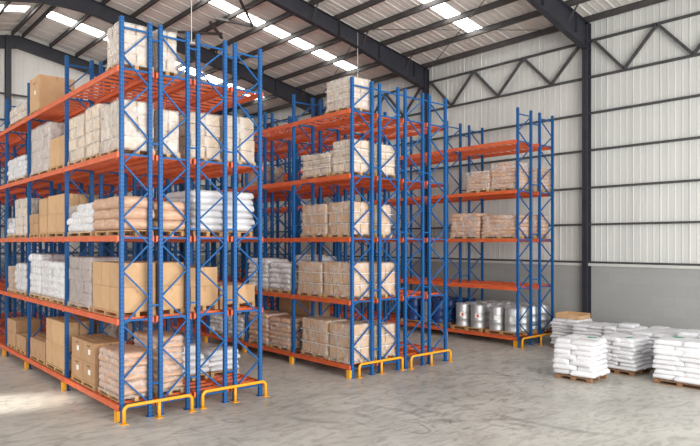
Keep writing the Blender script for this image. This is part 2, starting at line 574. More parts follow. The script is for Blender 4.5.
# wall rails and the eaves truss
for z in (SILL, 5.06, 6.68, 8.33, 9.96, 11.55, 13.15):
    mb = MB().box(WX - 0.17, YN, z - 0.035, WX - 0.05, YF - 0.15, z + 0.035).box(WX - 0.19, YN, z - 0.035, WX - 0.17, YF - 0.15, z + 0.05)
    struct('wall_rail', mb.mesh('wall_rail', M['rail']))
    mb = MB().box(-8, YF - 0.17, z - 0.05 + 0.2, WX - 0.2, YF - 0.05, z + 0.05 + 0.2)
    struct('wall_rail', mb.mesh('wall_rail', M['rail']))
def truss(y0, y1, label):
    # zigzag between the two rails; starts and ends at the top rail, by the columns
    n = 6
    st = (y1 - y0) / n
    mb = MB()
    for i in range(n):
        a = 13.12 if i % 2 == 0 else 11.58
        b = 11.58 if i % 2 == 0 else 13.12
        mb.bar((WX - 0.22, y0 + i * st, a), (WX - 0.22, y0 + (i + 1) * st, b), 0.11, 0.11, up=(1, 0, 0))
    struct('wall_truss', mb.mesh('wall_truss', M['rail']), label)
truss(14.3, 23.2, 'dark zigzag bracing between the two top wall rails')
truss(23.8, 32.7, 'dark zigzag bracing between the two top wall rails')
truss(33.3, 42.2, 'dark zigzag bracing between the two top wall rails')
n = 6
mb = MB()
for i in range(7):
    a = 13.12 if i % 2 == 0 else 11.58
    b = 11.58 if i % 2 == 0 else 13.12
    mb.bar((WX - 0.22, 13.72 - i * 1.36, a), (WX - 0.22, 13.72 - (i + 1) * 1.36, b), 0.11, 0.11, up=(1, 0, 0))
struct('wall_truss', mb.mesh('wall_truss', M['rail']), 'dark zigzag bracing between the two top wall rails')

# roof bracing struts and thin tie rods
def rz(x, d):
    return roof_z(x) - d
for a, b, w in (((15.53, 25.92), (17.37, 27.71), .09), ((15.72, 28.78), (17.37, 27.71), .14), ((15.82, 29.39), (17.17, 30.55), .13), ((15.36, 32.17), (16.91, 30.1), .13)):
    struct('roof_brace', MB().bar((a[0], a[1], rz(a[0], .42)), (b[0], b[1], rz(b[0], .42)), w, .12).mesh('roof_brace', M['purlin']))
for a, b in (((20.5, 23.3, rz(20.5, .45)), (25.6, 15.0, rz(25.6, .5))), ((25.7, 23.0, rz(25.7, .5)), (20.5, 14.3, rz(20.5, .45))),
             ((21.0, 23.7, rz(21.0, .45)), (25.6, 32.5, rz(25.6, .5)))):
    struct('tie_rod', MB().tube([a, b], 0.018, 6).mesh('tie_rod', M['purlin']))
for y in (14.0, 23.5, 33.0):
    for x in px_list[1:6:2]:
        for s in (-1, 1):
            struct('fly_brace', MB().bar((x, y + s * 0.55, roof_z(x) - 0.29), (x - .0, y + s * .06, roof_z(x) - 0.95), .05, .05).mesh('fly_brace', M['purlin']))

# ------------------------------------------------------------------ racking
LEV = {1: 0.40, 2: 2.44, 3: 4.43, 4: 6.43, 5: 8.48}
Y0 = 14.84
BLOCKS = {
    'left': dict(rows=[(5.65, 6.35), (6.62, 7.35), (7.64, 8.43), (8.73, 9.53)], bays=[4.17, 4.07, 3.14, 3.14, 3.14, 3.14, 3.14], H=9.66),
    'middle': dict(rows=[(12.94, 13.79), (14.13, 14.98), (15.33, 16.20), (16.54, 17.41)], bays=[3.13] * 8, H=9.48),
    'right': dict(rows=[(21.92, 22.87), (23.52, 24.52)], bays=[3.75] * 6, H=9.79),
}
for b in BLOCKS.values():
    ys = [Y0]
    for L in b['bays']:
        ys.append(ys[-1] + L)
    b['ys'] = ys
PW, PT = 0.10, 0.085      # post width (x), depth (y)

def upright_mesh(H):
    def make():
        mb = MB()
        w, t = PW / 2, PT / 2
        mb.box(-w, -t, 0.01, w, -t + 0.012, H)
        mb.box(-w, -t, 0.01, -w + 0.012, t, H)
        mb.box(w - 0.012, -t, 0.01, w, t, H)
        mb.box(-w, t - 0.012, 0.01, -w + 0.03, t, H)
        mb.box(w - 0.03, t - 0.012, 0.01, w, t, H)
        return mb.mesh('upright', M['blue_post'])
    return cached(('up', H), make)
def post_mat():
    m = noisy('blue_perforated_post', srgb(16, 90, 152), srgb(12, 80, 140), 3.0, 0.5, spec=0.3)
    nt = m.node_tree
    N, L = nt.nodes, nt.links
    b = N['Principled BSDF']
    src = b.inputs['Base Color'].links[0].from_socket
    tc = N.new('ShaderNodeTexCoord'); sp = N.new('ShaderNodeSeparateXYZ')
    L.new(tc.outputs['Object'], sp.inputs[0])
    def math_(op, a, v=None, bsock=None):
        n = N.new('ShaderNodeMath'); n.operation = op
        L.new(a, n.inputs[0])
        if bsock is not None:
            L.new(bsock, n.inputs[1])
        elif v is not None:
            n.inputs[1].default_value = v
        return n.outputs[0]
    fz = math_('SUBTRACT', math_('FRACT', math_('DIVIDE', sp.outputs['Z'], 0.10)), 0.5)
    hz = math_('LESS_THAN', math_('ABSOLUTE', fz), 0.16)
    hx = math_('LESS_THAN', math_('ABSOLUTE', math_('SUBTRACT', math_('ABSOLUTE', sp.outputs['X']), 0.028)), 0.009)
    fac = math_('MULTIPLY', hz, bsock=hx)
    mx = N.new('ShaderNodeMix'); mx.data_type = 'RGBA'
    L.new(fac, mx.inputs['Factor']); L.new(src, mx.inputs['A'])
    mx.inputs['B'].default_value = srgb(74, 118, 170)
    L.new(mx.outputs['Result'], b.inputs['Base Color'])
    return m
M['blue_post'] = post_mat()

def foot_mesh():
    return cached('foot', lambda: MB().box(-0.09, -0.08, 0, 0.09, 0.08, 0.012).mesh('foot_plate', M['blue']))

def bracing_mesh(D, H, flip):
    def make():
        mb = MB()
        a, b = PW / 2 - 0.02, D - PW / 2 + 0.02
        step = 0.62
        n = int((H - 0.35 - 0.28) / step)
        step = (H - 0.35 - 0.28) / n
        for i in range(n):
            z0, z1 = H - 0.28 - i * step, H - 0.28 - (i + 1) * step
            left = (i % 2 == 0) == flip
            p, q = ((a, z0), (b, z1)) if left else ((b, z0), (a, z1))
            mb.bar((p[0], 0, p[1]), (q[0], 0, q[1]), 0.035, 0.04, up=(0, 1, 0))
        for z in [0.30, H - 0.25] + [LEV[k] - 0.05 for k in (2, 3, 4, 5)]:
            mb.box(a, -0.018, z - 0.022, b, 0.018, z + 0.022)
        return mb.mesh('frame_bracing', M['blue'])
    return cached(('br', round(D, 3), H, flip), make)

def slat_mesh(D, L):
    def make():
        mb = MB()
        n = max(5, round(L / 0.42))
        for i in range(n):
            y = 0.12 + (L - 0.24) * (i + 0.5) / n
            mb.box(0.0, y - 0.042, -0.035, D, y + 0.042, 0.0)
            mb.box(0.0, y - 0.042, -0.055, D, y - 0.028, -0.035)
            mb.box(0.0, y + 0.028, -0.055, D, y + 0.042, -0.035)
        for x in (0.015, D - 0.015):
            mb.box(x - 0.015, 0.1, -0.06, x + 0.015, L - 0.1, -0.03)
        return mb.mesh('shelf_slats', M['orange'])
    return cached(('sl', round(D, 3), round(L, 3)), make)

def beam_mesh(L, rear):
    def make():
        mb = MB()
        s = 1 if rear else -1
        x0, x1 = sorted((s * (PW / 2 + 0.002), s * (PW / 2 + 0.052)))
        mb.box(x0, 0.005, -0.135, x1, L - 0.005, 0.0)
        xm, xn = sorted((s * (PW / 2 + 0.052), s * (PW / 2 + 0.060)))
        mb.box(xm, 0.0, -0.035, xn, L, -0.005)       # pressed upper lip
        for y in (0.005, L - 0.065):
            mb.box(xm, y, -0.165, xn, y + 0.06, 0.0)   # hooked end plate
        return mb.mesh('beam', M['orange'])
    return cached(('bm', round(L, 3), rear), make)

ROWNAME = {'left': ['front', 'second', 'third', 'rear'], 'middle': ['front', 'second', 'third', 'rear'], 'right': ['front', 'rear']}
RACKLAB = {
    ('left', 0): 'blue and orange pallet rack row at far left, loaded along the open floor aisle',
    ('left', 1): 'blue and orange rack row tied directly behind the far left loaded rack row',
    ('left', 2): 'third blue and orange rack row of the left block, third end frame from left',
    ('left', 3): 'rightmost rack row of the left block, facing the first cross aisle',
    ('middle', 0): 'first rack row of the middle block, loaded with film wrapped tan cartons',
    ('middle', 1): 'second rack row of the middle block, its end frame second from left',
    ('middle', 2): 'third rack row of the middle block, nearly empty orange shelves',
    ('middle', 3): 'rightmost rack row of the middle block, empty shelves facing the drum aisle',
    ('right', 0): 'front rack row of the right block, holding silver drums on its lowest shelf',
    ('right', 1): 'rear rack row of the right block, nearest the pale ribbed wall',
}
for bname, B in BLOCKS.items():
    H = B['H']
    for ri, (xa, xb) in enumerate(B['rows']):
        D = xb - xa
        root = empty('pallet_rack', (xa, Y0, 0))
        tag(root, RACKLAB[(bname, ri)], 'pallet rack', 'pallet rack rows')
        for y in B['ys']:
            fr = put('upright_frame', bracing_mesh(D, H, ri % 2 == 1), root, (0, y - Y0, 0))
            for x in (0, D):
                put('upright', upright_mesh(H), fr, (x, 0, 0))
                put('foot_plate', foot_mesh(), fr, (x, 0, 0))
        for bi, L in enumerate(B['bays']):
            for k, z in LEV.items():
                sh = put('shelf', slat_mesh(D, L), root, (0, B['ys'][bi] - Y0, z))
                put('beam', beam_mesh(L, False), sh, (0, 0, 0))
                put('beam', beam_mesh(L, True), sh, (D, 0, 0))
        if ri + 1 < len(B['rows']):
            gap = B['rows'][ri + 1][0] - xb
            me = cached(('sp', round(gap, 3)), lambda: MB().box(PW / 2, -0.02, -0.022, gap - PW / 2, 0.02, 0.022).mesh('row_spacer', M['blue']))
            for y in B['ys'][:3]:
                for z in (0.80, 2.72, 4.62, 6.70, 9.25):
                    put('row_spacer', me, root, (D, y - Y0, z))

# yellow upright guards on the aisle legs
gm = MB().box(-0.06, -0.075, 0, -0.048, 0.075, 0.26).box(-0.06, -0.075, 0, 0.05, -0.063, 0.26).box(-0.06, 0.063, 0, 0.05, 0.075, 0.26).mesh('leg_guard', M['yellow'])
ORD = ['nearest', 'second', 'third', 'fourth']
for bname, B in BLOCKS.items():
    xa = B['rows'][0][0]
    word = {'left': 'far left rack', 'middle': 'middle rack', 'right': 'right hand drum rack'}[bname]
    for i, y in enumerate(B['ys'][:4]):
        o = put('leg_guard', gm, None, (xa - PW / 2 - 0.03, y + (0.0 if i else 0.04), 0.0))
        tag(o, 'yellow steel leg guard at the %s aisle upright of the %s' % (ORD[i], word), 'leg guard', 'yellow leg guards')

# yellow end-of-rack barriers
def barrier(x0, x1, y, label):
    root = empty('rack_end_barrier', ((x0 + x1) / 2, y, 0))
    tag(root, label, 'barrier', 'yellow rack end barriers')
    w = (x1 - x0) / 2
    h, r, R = 0.42, 0.042, 0.12
    pts = [(-w, 0, 0.012), (-w, 0, h - R)]
    for k in range(1, 6):
        a = math.pi / 2 * k / 6
        pts.append((-w + R - R * math.cos(a), 0, h - R + R * math.sin(a)))
    pts.append((-w + R, 0, h))
    pts += [(-p[0], 0, p[2]) for p in reversed(pts)]
    put('bent_rail', MB().tube(pts, r, 12).mesh('bent_rail', M['yellow'], True), root)
    put('middle_post', MB().tube([(0, 0, 0.012), (0, 0, h - 0.02)], r * 0.95, 12).mesh('middle_post', M['yellow'], True), root)
    fp = cached('bfoot', lambda: MB().box(-0.085, -0.075, 0, 0.085, 0.075, 0.014).mesh('floor_plate', M['yellow']))
    for x in (-w, 0, w):
        put('floor_plate', fp, root, (x, 0, 0))
barrier(5.60, 7.33, 14.56, 'yellow tubular barrier at the end of the leftmost two rack rows')
barrier(7.68, 9.60, 14.66, 'yellow tubular barrier second from left, by the empty bottom shelves')
barrier(13.14, 15.08, 14.72, 'yellow tubular barrier before the left half of the middle racks')
barrier(15.40, 17.44, 14.62, 'yellow tubular barrier before the right half of the middle racks')
barrier(21.62, 24.30, 14.42, 'yellow tubular barrier beside the drum rack, partly behind white sacks')

# ------------------------------------------------------------------ goods
def pallet_mesh_parts(dx, dy, old):
    key = ('pal', round(dx, 2), round(dy, 2), old)
    def make():
        m = M['wood_old'] if old else M['wood']
        top = MB(); n = max(5, round(dy / 0.16))
        for i in range(n):
            c = dy * (i + 0.5) / n - dy / 2
            w = dy / n * 0.43
            top.box(-dx / 2, c - w, 0.118, dx / 2, c + w, 0.14)
        runner = MB().box(-0.045, -dy / 2, 0.02, 0.045, dy / 2, 0.118)
        # the runner is notched: three blocks and a thin top stringer
        runner = MB()
        for c in (-dy / 2 + 0.075, 0, dy / 2 - 0.075):
            runner.box(-0.05, c - 0.075, 0.02, 0.05, c + 0.075, 0.098)
        runner.box(-0.05, -dy / 2, 0.098, 0.05, dy / 2, 0.118)
        bot = MB()
        for c in (-dx / 2 + 0.05, 0, dx / 2 - 0.05):
            bot.box(c - 0.05, -dy / 2, 0, c + 0.05, dy / 2, 0.02)
        return (top.mesh('deck_boards', m), runner.mesh('block_runner', m), bot.mesh('base_boards', m))
    return cached(key, make)

def pallet(cx, cy, z, dx, dy, label, old=False, rz=0.0, group=None):
    root = empty('pallet', (cx, cy, z), rz)
    tag(root, label, 'pallet', group or ('pallets on the floor' if z < 0.1 else 'pallets on the racks'))
    t, r, b = pallet_mesh_parts(dx, dy, old)
    put('deck_boards', t, root)
    for x in (-dx / 2 + 0.05, 0, dx / 2 - 0.05):
        put('block_runner', r, root, (x, 0, 0))
    put('base_boards', b, root)
    return root

def sack_mesh(matname, var):
    """unit pillow: x,y in -0.5..0.5, z 0..1, flattened top and bottom, pinched seams at the short ends"""
    def make():
        rnd = random.Random(var * 17 + 3)
        nx, ny = 14, 10
        v, f = [], []
        off = Vector((rnd.uniform(0, 50), rnd.uniform(0, 50), var * 3.1))
        def T(u, w):
            a = max(0.0, 1 - abs(u) ** 8) ** 0.34
            b = max(0.0, 1 - abs(w) ** 8) ** 0.34
            return a * b
        def P(i, j, top):
            u = -1 + 2 * i / nx; w = -1 + 2 * j / ny
            # crowd samples towards the edges
            u = math.sin(u * math.pi / 2); w = math.sin(w * math.pi / 2)
            t = T(u, w)
            n1 = noise.noise(off + Vector((u * 1.6, w * 1.6, 0.0 if top else 5.0)))
            n2 = noise.noise(off + Vector((u * 4.2, w * 4.2, 9.0 if top else 14.0)))
            zt = 0.5 + 0.5 * t * (1 + 0.16 * n1 + 0.10 * n2) if top else 0.5 - 0.5 * t * (1 + 0.04 * n1)
            corner = (abs(u) * abs(w)) ** 6
            x = 0.5 * u * (1 - 0.05 * corner + 0.035 * n1)
            y = 0.5 * w * (1 - 0.05 * corner + 0.04 * n2)
            zt -= 0.22 * corner
            return (x, y, min(max(zt, 0.0), 1.0))
        idx = {}
        for top in (True, False):
            for i in range(nx + 1):
                for j in range(ny + 1):
                    edge = i in (0, nx) or j in (0, ny)
                    if edge and not top:
                        idx[(i, j, False)] = idx[(i, j, True)]
                        continue
                    idx[(i, j, top)] = len(v)
                    v.append(P(i, j, top))
            for i in range(nx):
                for j in range(ny):
                    q = [idx[(i, j, top)], idx[(i + 1, j, top)], idx[(i + 1, j + 1, top)], idx[(i, j + 1, top)]]
                    f.append(tuple(q if top else reversed(q)))
        me = bpy.data.meshes.new('sack')
        me.from_pydata(v, [], f)
        me.materials.append(M[matname])
        for p in me.polygons:
            p.use_smooth = True
        return me
    return cached(('sack', matname, var), make)

def layer_slots(dx, dy, odd, nx, ny):
    """sack places in one layer: an even layer lies along y, an odd one is turned where the footprint allows"""
    out = []
    a, b = (nx, ny)
    for i in range(a):
        # the joint between neighbours wanders from layer to layer, as in a bonded stack
        k = (0.43 if odd else 0.57) if b == 2 else None
        cuts = [0.0, k, 1.0] if k else [j / b for j in range(b + 1)]
        for c0, c1 in zip(cuts, cuts[1:]):
            out.append((-dx / 2 + dx * (i + 0.5) / a, -dy / 2 + dy * (c0 + c1) / 2, dx / a, dy * (c1 - c0)))
    return out

def sack_stack(cx, cy, z, dx, dy, ztop, layers, nx, ny, matname, label, group, rng, rz=0.0, name='sack', cat='sack', ragged=0.03, top_mat=None, skip_top=0, parent=None, dome=False, taper=False):
    """loose sacks: each one its own top-level thing (or a part, when a wrapped load is given as parent)"""
    t = (ztop - z) / layers
    R = Matrix.Rotation(rz, 3, 'Z')
    for l in range(layers):
        shift = 0.5 if l % 2 else 0.0
        slots = layer_slots(dx, dy, l % 2, nx, ny)
        if l == layers - 1 and skip_top:
            slots = slots[:-skip_top] if skip_top < len(slots) else slots[:1]
        k = 1.0 + (0.05 - 0.10 * l / layers if taper else 0)
        if dome and l >= layers - 2:
            k = 0.86 if l == layers - 2 else 0.66
        for si, (x, y, w, h) in enumerate(slots):
            jx, jy = rng.uniform(-ragged, ragged), rng.uniform(-ragged, ragged)
            p = R @ Vector((x * k + jx, y * k + jy, 0))
            mt = matname
            if top_mat and l == layers - 1 and si == top_mat[1]:
                mt = top_mat[0]
            me = sack_mesh(mt, rng.randrange(6))
            sc = ((w * 1.09 + rng.uniform(-.03, .04)) * (k if dome else 1), (h * 1.11 + rng.uniform(-.03, .05)) * (k if dome else 1), t * rng.uniform(1.10, 1.32))
            rot = rz + rng.uniform(-0.10, 0.10) + (math.pi if rng.random() < .5 else 0)
            if parent is None:
                o = put(name, me, None, (cx + p.x, cy + p.y, z + l * t), rot, sc)
                tag(o, label, cat, group)
            else:
                o = put(name, me, parent, (p.x, p.y, z + l * t - parent.location.z), rot, sc)

def carton_mesh(dx, dy, dz, matname):
    return cached(('ct', round(dx, 2), round(dy, 2), round(dz, 2), matname),
                  lambda: MB().box(-dx / 2, -dy / 2, 0, dx / 2, dy / 2, dz).mesh('carton', M[matname], bevel=0.012))
def tape_mesh(dx, dy, dz):
    def make():
        w, e = 0.035, 0.003
        mb = MB()
        mb.box(-w, -dy / 2 - e, dz - 0.14, w, -dy / 2, dz + e)
        mb.box(-w, dy / 2, dz - 0.14, w, dy / 2 + e, dz + e)
        mb.box(-w, -dy / 2, dz, w, dy / 2, dz + e)
        return mb.mesh('packing_tape', M['tape'])
    return cached(('tp', round(dx, 2), round(dy, 2), round(dz, 2)), make)

def carton_block(x0, x1, y0, y1, z, ztop, nx, ny, nz, matname, label, group, paper=None, parent=None, jitter=0.006, rng=random, ysizes=None, gap=0.014):
    dz = (ztop - z) / nz
    dx = (x1 - x0) / nx
    ysz = ysizes or [(y1 - y0) / ny] * ny
    for l in range(nz):
        for i in range(nx):
            yy = y0
            for j in range(ny):
                dy = ysz[j]
                px, py, pz = x0 + dx * (i + 0.5), yy + dy / 2, z + l * dz
                yy += dy
                px += rng.uniform(-jitter, jitter); py += rng.uniform(-jitter, jitter)
                me = carton_mesh(dx - gap, dy - gap, dz - (0.001 if parent is None else 0.012), matname)
                if parent is not None:
                    put('carton', me, parent, (px - parent.location.x, py - parent.location.y, pz - parent.location.z), rng.uniform(-.03, .03))
                    continue
                o = put('carton', me, None, (px, py, pz))
                tag(o, label, 'carton', group)
                put('packing_tape', tape_mesh(dx - 0.014, dy - 0.014, dz - 0.001), o)
                if paper and i == 0:
                    pw, ph = 0.16, 0.13
                    pm = cached(('pl', round(dx, 2)), lambda: MB().box(-dx / 2 + 0.001, -pw / 2, -ph / 2, -dx / 2 + 0.006, pw / 2, ph / 2).mesh('paper_label', M['paper']))
                    put('paper_label', pm, o, (0, -dy * 0.08, dz * 0.52))
                    im = cached(('il', round(dx, 2)), lambda: MB().box(-dx / 2 + 0.001, -0.12, -0.012, -dx / 2 + 0.005, 0.12, 0.012).mesh('printed_line', M['ink']))
                    put('printed_line', im, o, (0, 0, dz * 0.80))

def film_mesh(dx, dy, h, matname, seed, flare=0.05, drop=0.10, top=True, bulge=0.0):
    rng = random.Random(seed)
    off = Vector((rng.uniform(0, 90), rng.uniform(0, 90), rng.uniform(0, 90)))
    na, nv = 48, 14
    v, f = [], []
    def ring(t, z, grow, sink=1.0):
        k = len(v)
        for i in range(na):
            a = 2 * math.pi * i / na
            c, s = math.cos(a), math.sin(a)
            e = 0.16
            x = math.copysign(abs(c) ** e, c); y = math.copysign(abs(s) ** e, s)
            px, py = x * (dx / 2 + grow) * sink, y * (dy / 2 + grow) * sink
            n = noise.noise(off + Vector((px * 3.0, py * 3.0, z * 2.2))) + 0.5 * noise.noise(off + Vector((px * 9, py * 9, z * 6)))
            g = 1 + 0.022 * n
            zz = z + (0.02 * n if t > 0.9 else 0.03 * n if t < 0.05 else 0.0)
            v.append((px * g, py * g, zz))
        return k
    rings = []
    for j in range(nv + 1):
        t = j / nv
        g = 0.012 + flare * max(0.0, 1 - t * 6) ** 1.5 + bulge * math.sin(math.pi * t)
        rings.append(ring(t, -drop + (h + drop) * t, g))
    if top:
        for sk, dz in ((0.97, 0.015), (0.75, 0.02), (0.45, 0.022), (0.15, 0.024)):
            rings.append(ring(1.0, h + dz, 0.0, sk))
    for a, b in zip(rings, rings[1:]):
        for i in range(na):
            f.append((a + i, a + (i + 1) % na, b + (i + 1) % na, b + i))
    if top:
        f.append(tuple(rings[-1] + i for i in range(na)))
    me = bpy.data.meshes.new('stretch_film')
    me.from_pydata(v, [], f)
    me.materials.append(M[matname])
    for p in me.polygons:
        p.use_smooth = True
    return me

SHELF = {1: 'lowest shelf', 2: 'second shelf', 3: 'third shelf', 4: 'fourth shelf', 5: 'top shelf'}
BAY = ['nearest', 'second', 'third', 'fourth', 'fifth', 'sixth']
def where(b, r, k, bay):
    return 'on %s, %s bay, %s row of %s rack' % (SHELF[k], BAY[bay], ROWNAME[b][r], b)

def one(d):
    return d.replace('sacks', 'sack').replace('cartons', 'carton')

SEED = [100]
def load(b, r, k, bay, y0, y1, ztop, kind, desc, x=None, mat=None, film='film', n=(2, 2, 3), pal=True, old=False, **kw):
    """one pallet load on a rack shelf"""
    SEED[0] += 1
    rng = random.Random(SEED[0])
    xa, xb = BLOCKS[b]['rows'][r]
    x0, x1 = x if x else (xa - 0.02, xb + 0.13)
    z = LEV[k]
    loc = where(b, r, k, bay)
    cx, cy = (x0 + x1) / 2, (y0 + y1) / 2
    dx, dy = x1 - x0, y1 - y0
    if pal:
        pallet(cx, cy, z, dx, dy, 'pallet under %s %s' % (desc.replace(' wrapped', ''), loc), old)
        z += 0.14
    if kind == 'wrapped_cartons':
        root = empty('wrapped_carton_load', (cx, cy, z))
        tag(root, '%s %s' % (desc, loc), 'wrapped load', 'film wrapped loads on the racks')
        carton_block(x0 + .03, x1 - .03, y0 + .03, y1 - .03, z, ztop, n[0], n[1], n[2], mat or 'carton_pale', None, None, parent=root, jitter=0.022, rng=rng, gap=0.03)
        put('stretch_film', film_mesh(dx - .04, dy - .04, ztop - z, film, SEED[0], drop=kw.get('drop', 0.06), flare=kw.get('flare', 0.03)), root)
        if b == 'middle' and r < 2 and bay == 0:
            hx, hy, hh = dx / 2 + 0.012, dy / 2 + 0.012, ztop - z
            for fr_ in (0.30, 0.66):
                zz = hh * fr_
                mb = MB()
                mb.box(-hx, -hy, zz, hx, -hy + .004, zz + .014).box(-hx, hy - .004, zz, hx, hy, zz + .014)
                mb.box(-hx, -hy, zz, -hx + .004, hy, zz + .014).box(hx - .004, -hy, zz, hx, hy, zz + .014)
                put('strap', mb.mesh('strap', M['paper']), root)
    elif kind == 'wrapped_sacks':
        root = empty('wrapped_sack_load', (cx, cy, z))
        tag(root, '%s %s' % (desc, loc), 'wrapped load', 'film wrapped loads on the racks')
        sack_stack(cx, cy, z, dx - .06, dy - .06, ztop, n[2], n[0], n[1], mat or 'sack_white', None, None, rng, parent=root, ragged=0.015, dome=kw.get('dome', False))
        put('stretch_film', film_mesh(dx - .02, dy - .02, ztop - z, film, SEED[0], drop=0.05, flare=0.02), root)
    elif kind == 'sacks':
        sack_stack(cx, cy, z, dx, dy, ztop, n[2], n[0], n[1], mat or 'sack_white', '%s %s' % (one(desc), loc), '%s %s' % (desc, loc), rng, dome=kw.get('dome', False), skip_top=kw.get('skip_top', 0))
    elif kind == 'cartons':
        carton_block(x0, x1, y0, y1, z, ztop, n[0], n[1], n[2], mat or 'carton', '%s %s' % (one(desc), loc), '%s %s' % (desc, loc), paper=kw.get('paper'), rng=rng, ysizes=kw.get('ysizes'))

# ---- left block, front row
W = load
W('left', 0, 5, 0, 14.92, 15.85, 9.58, 'wrapped_cartons', 'pale wrapped carton stack', mat='carton_pale', film='film_white', n=(2, 3, 4))
W('left', 1, 5, 0, 14.95, 15.85, 9.60, 'wrapped_cartons', 'pale wrapped carton stack', mat='carton_pale', film='film_white', n=(2, 3, 4), x=(6.58, 7.14))
W('left', 0, 5, 1, 21.85, 22.98, 9.72, 'cartons', 'single large plain carton', n=(1, 1, 1), mat='carton', x=(5.63, 6.75), paper=True)
W('left', 0, 5, 2, 23.6, 25.9, 9.12, 'wrapped_cartons', 'low white wrapped stack', film='film_white', n=(2, 4, 2))
W('left', 0, 4, 0, 14.92, 16.34, 7.72, 'wrapped_cartons', 'nearest wrapped carton stack', mat='carton_pale', film='film_white', n=(2, 2, 4), x=(5.63, 6.52))
W('left', 0, 4, 0, 16.42, 17.50, 7.86, 'wrapped_cartons', 'middle wrapped carton stack', mat='carton_pale', film='film', n=(2, 2, 4), x=(5.63, 6.5))
W('left', 0, 4, 0, 17.58, 18.90, 7.80, 'wrapped_cartons', 'farthest wrapped carton stack', mat='carton_pale', film='film', n=(2, 2, 4), x=(5.63, 6.5))
W('left', 1, 4, 0, 14.98, 16.30, 7.62, 'wrapped_cartons', 'pale wrapped carton stack', mat='carton_pale', film='film_white', n=(2, 2, 4), x=(6.58, 7.22))
W('left', 0, 4, 1, 20.75, 22.95, 8.02, 'wrapped_cartons', 'cloudy wrapped carton stack', mat='carton_grey', film='film_white', n=(2, 3, 4))
W('left', 0, 4, 1, 19.20, 20.65, 7.42, 'cartons', 'plain upright cartons', mat='carton', n=(2, 3, 1))
W('left', 0, 4, 2, 23.6, 26.1, 7.28, 'wrapped_sacks', 'white wrapped sack heap', film='film_white', n=(2, 3, 4))
W('left', 0, 3, 0, 16.85, 18.90, 5.30, 'wrapped_sacks', 'domed white wrapped sack heap', film='film', mat='sack_white', n=(2, 2, 4), dome=True)
W('left', 0, 3, 0, 14.94, 16.72, 5.34, 'sacks', 'brown paper sacks', mat='sack_brown', n=(1, 2, 3), x=(5.66, 6.48))
W('left', 1, 3, 0, 14.96, 16.6, 5.30, 'sacks', 'brown paper sacks', mat='sack_brown', n=(1, 2, 3), x=(6.60, 7.34))
W('left', 0, 3, 1, 19.20, 20.86, 5.70, 'cartons', 'tall plain cartons', mat='carton', n=(2, 2, 2))
W('left', 0, 3, 1, 20.92, 21.84, 5.66, 'cartons', 'narrow plain cartons', mat='carton', n=(2, 1, 2))
W('left', 0, 3, 1, 21.92, 22.98, 5.20, 'cartons', 'small stacked cartons', mat='carton_dark', n=(2, 2, 2))
W('left', 1, 3, 1, 21.2, 22.9, 5.85, 'wrapped_cartons', 'brown wrapped carton stack', mat='carton_dark', film='film', n=(2, 3, 4))
W('left', 0, 3, 2, 23.4, 25.1, 5.80, 'wrapped_cartons', 'beige wrapped carton stack', mat='carton_pale', film='film_white', n=(2, 3, 4))
W('left', 0, 3, 2, 25.15, 26.15, 5.15, 'wrapped_sacks', 'low white film bundle', film='film_white', n=(1, 2, 3), dome=True)
W('left', 0, 2, 0, 16.98, 18.90, 3.86, 'wrapped_cartons', 'grey film wrapped stack', mat='carton_grey', film='film_grey', n=(2, 3, 4))
W('left', 0, 2, 0, 15.05, 16.90, 3.77, 'cartons', 'large plain cartons', mat='carton', n=(1, 3, 2), x=(5.66, 6.60), ysizes=[0.65, 0.57, 0.63])
W('left', 1, 2, 0, 15.05, 16.90, 3.76, 'cartons', 'plain cartons', mat='carton', n=(1, 3, 2), x=(6.68, 7.36))
W('left', 0, 2, 1, 19.20, 20.46, 3.66, 'wrapped_sacks', 'nearest red-printed sack stack', mat='sack_red', film='film', n=(2, 2, 5))
W('left', 0, 2, 1, 20.52, 21.66, 3.66, 'wrapped_sacks', 'middle white sack stack', mat='sack_grey', film='film', n=(2, 2, 5))
W('left', 0, 2, 1, 21.74, 23.0, 3.84, 'wrapped_sacks', 'farthest red-printed sack stack', mat='sack_red', film='film', n=(2, 2, 6))
W('left', 0, 2, 2, 23.45, 24.9, 3.5, 'wrapped_sacks', 'white wrapped sack stack', mat='sack_grey', film='film_white', n=(2, 2, 4))
W('left', 0, 2, 2, 24.98, 26.1, 3.4, 'wrapped_cartons', 'brown wrapped carton stack', mat='carton_dark', film='film', n=(2, 3, 4))
W('left', 0, 1, 0, 14.94, 16.50, 1.56, 'wrapped_sacks', 'brown wrapped sack stack', mat='sack_brown', film='film', n=(1, 2, 6), x=(5.66, 6.46))
W('left', 1, 1, 0, 15.0, 16.5, 1.86, 'wrapped_sacks', 'tall brown wrapped sack stack', mat='sack_brown', film='film', n=(1, 2, 9), x=(6.58, 7.34))
W('left', 0, 1, 0, 16.66, 18.55, 1.62, 'cartons', 'labelled brown cartons', mat='carton_dark', n=(2, 2, 2), paper=True)
W('left', 0, 1, 1, 19.20, 21.06, 1.92, 'cartons', 'plain brown cartons', mat='carton', n=(2, 3, 2))
W('left', 0, 1, 1, 21.16, 22.9, 1.10, 'cartons', 'small low cartons', mat='carton_dark', n=(2, 3, 1))
W('left', 0, 1, 2, 23.5, 24.8, 1.0, 'cartons', 'flat low cartons', mat='carton_dark', n=(2, 2, 1))
W('left', 0, 1, 2, 24.9, 26.1, 1.45, 'cartons', 'long flat cartons', mat='carton_dark', n=(1, 2, 2))
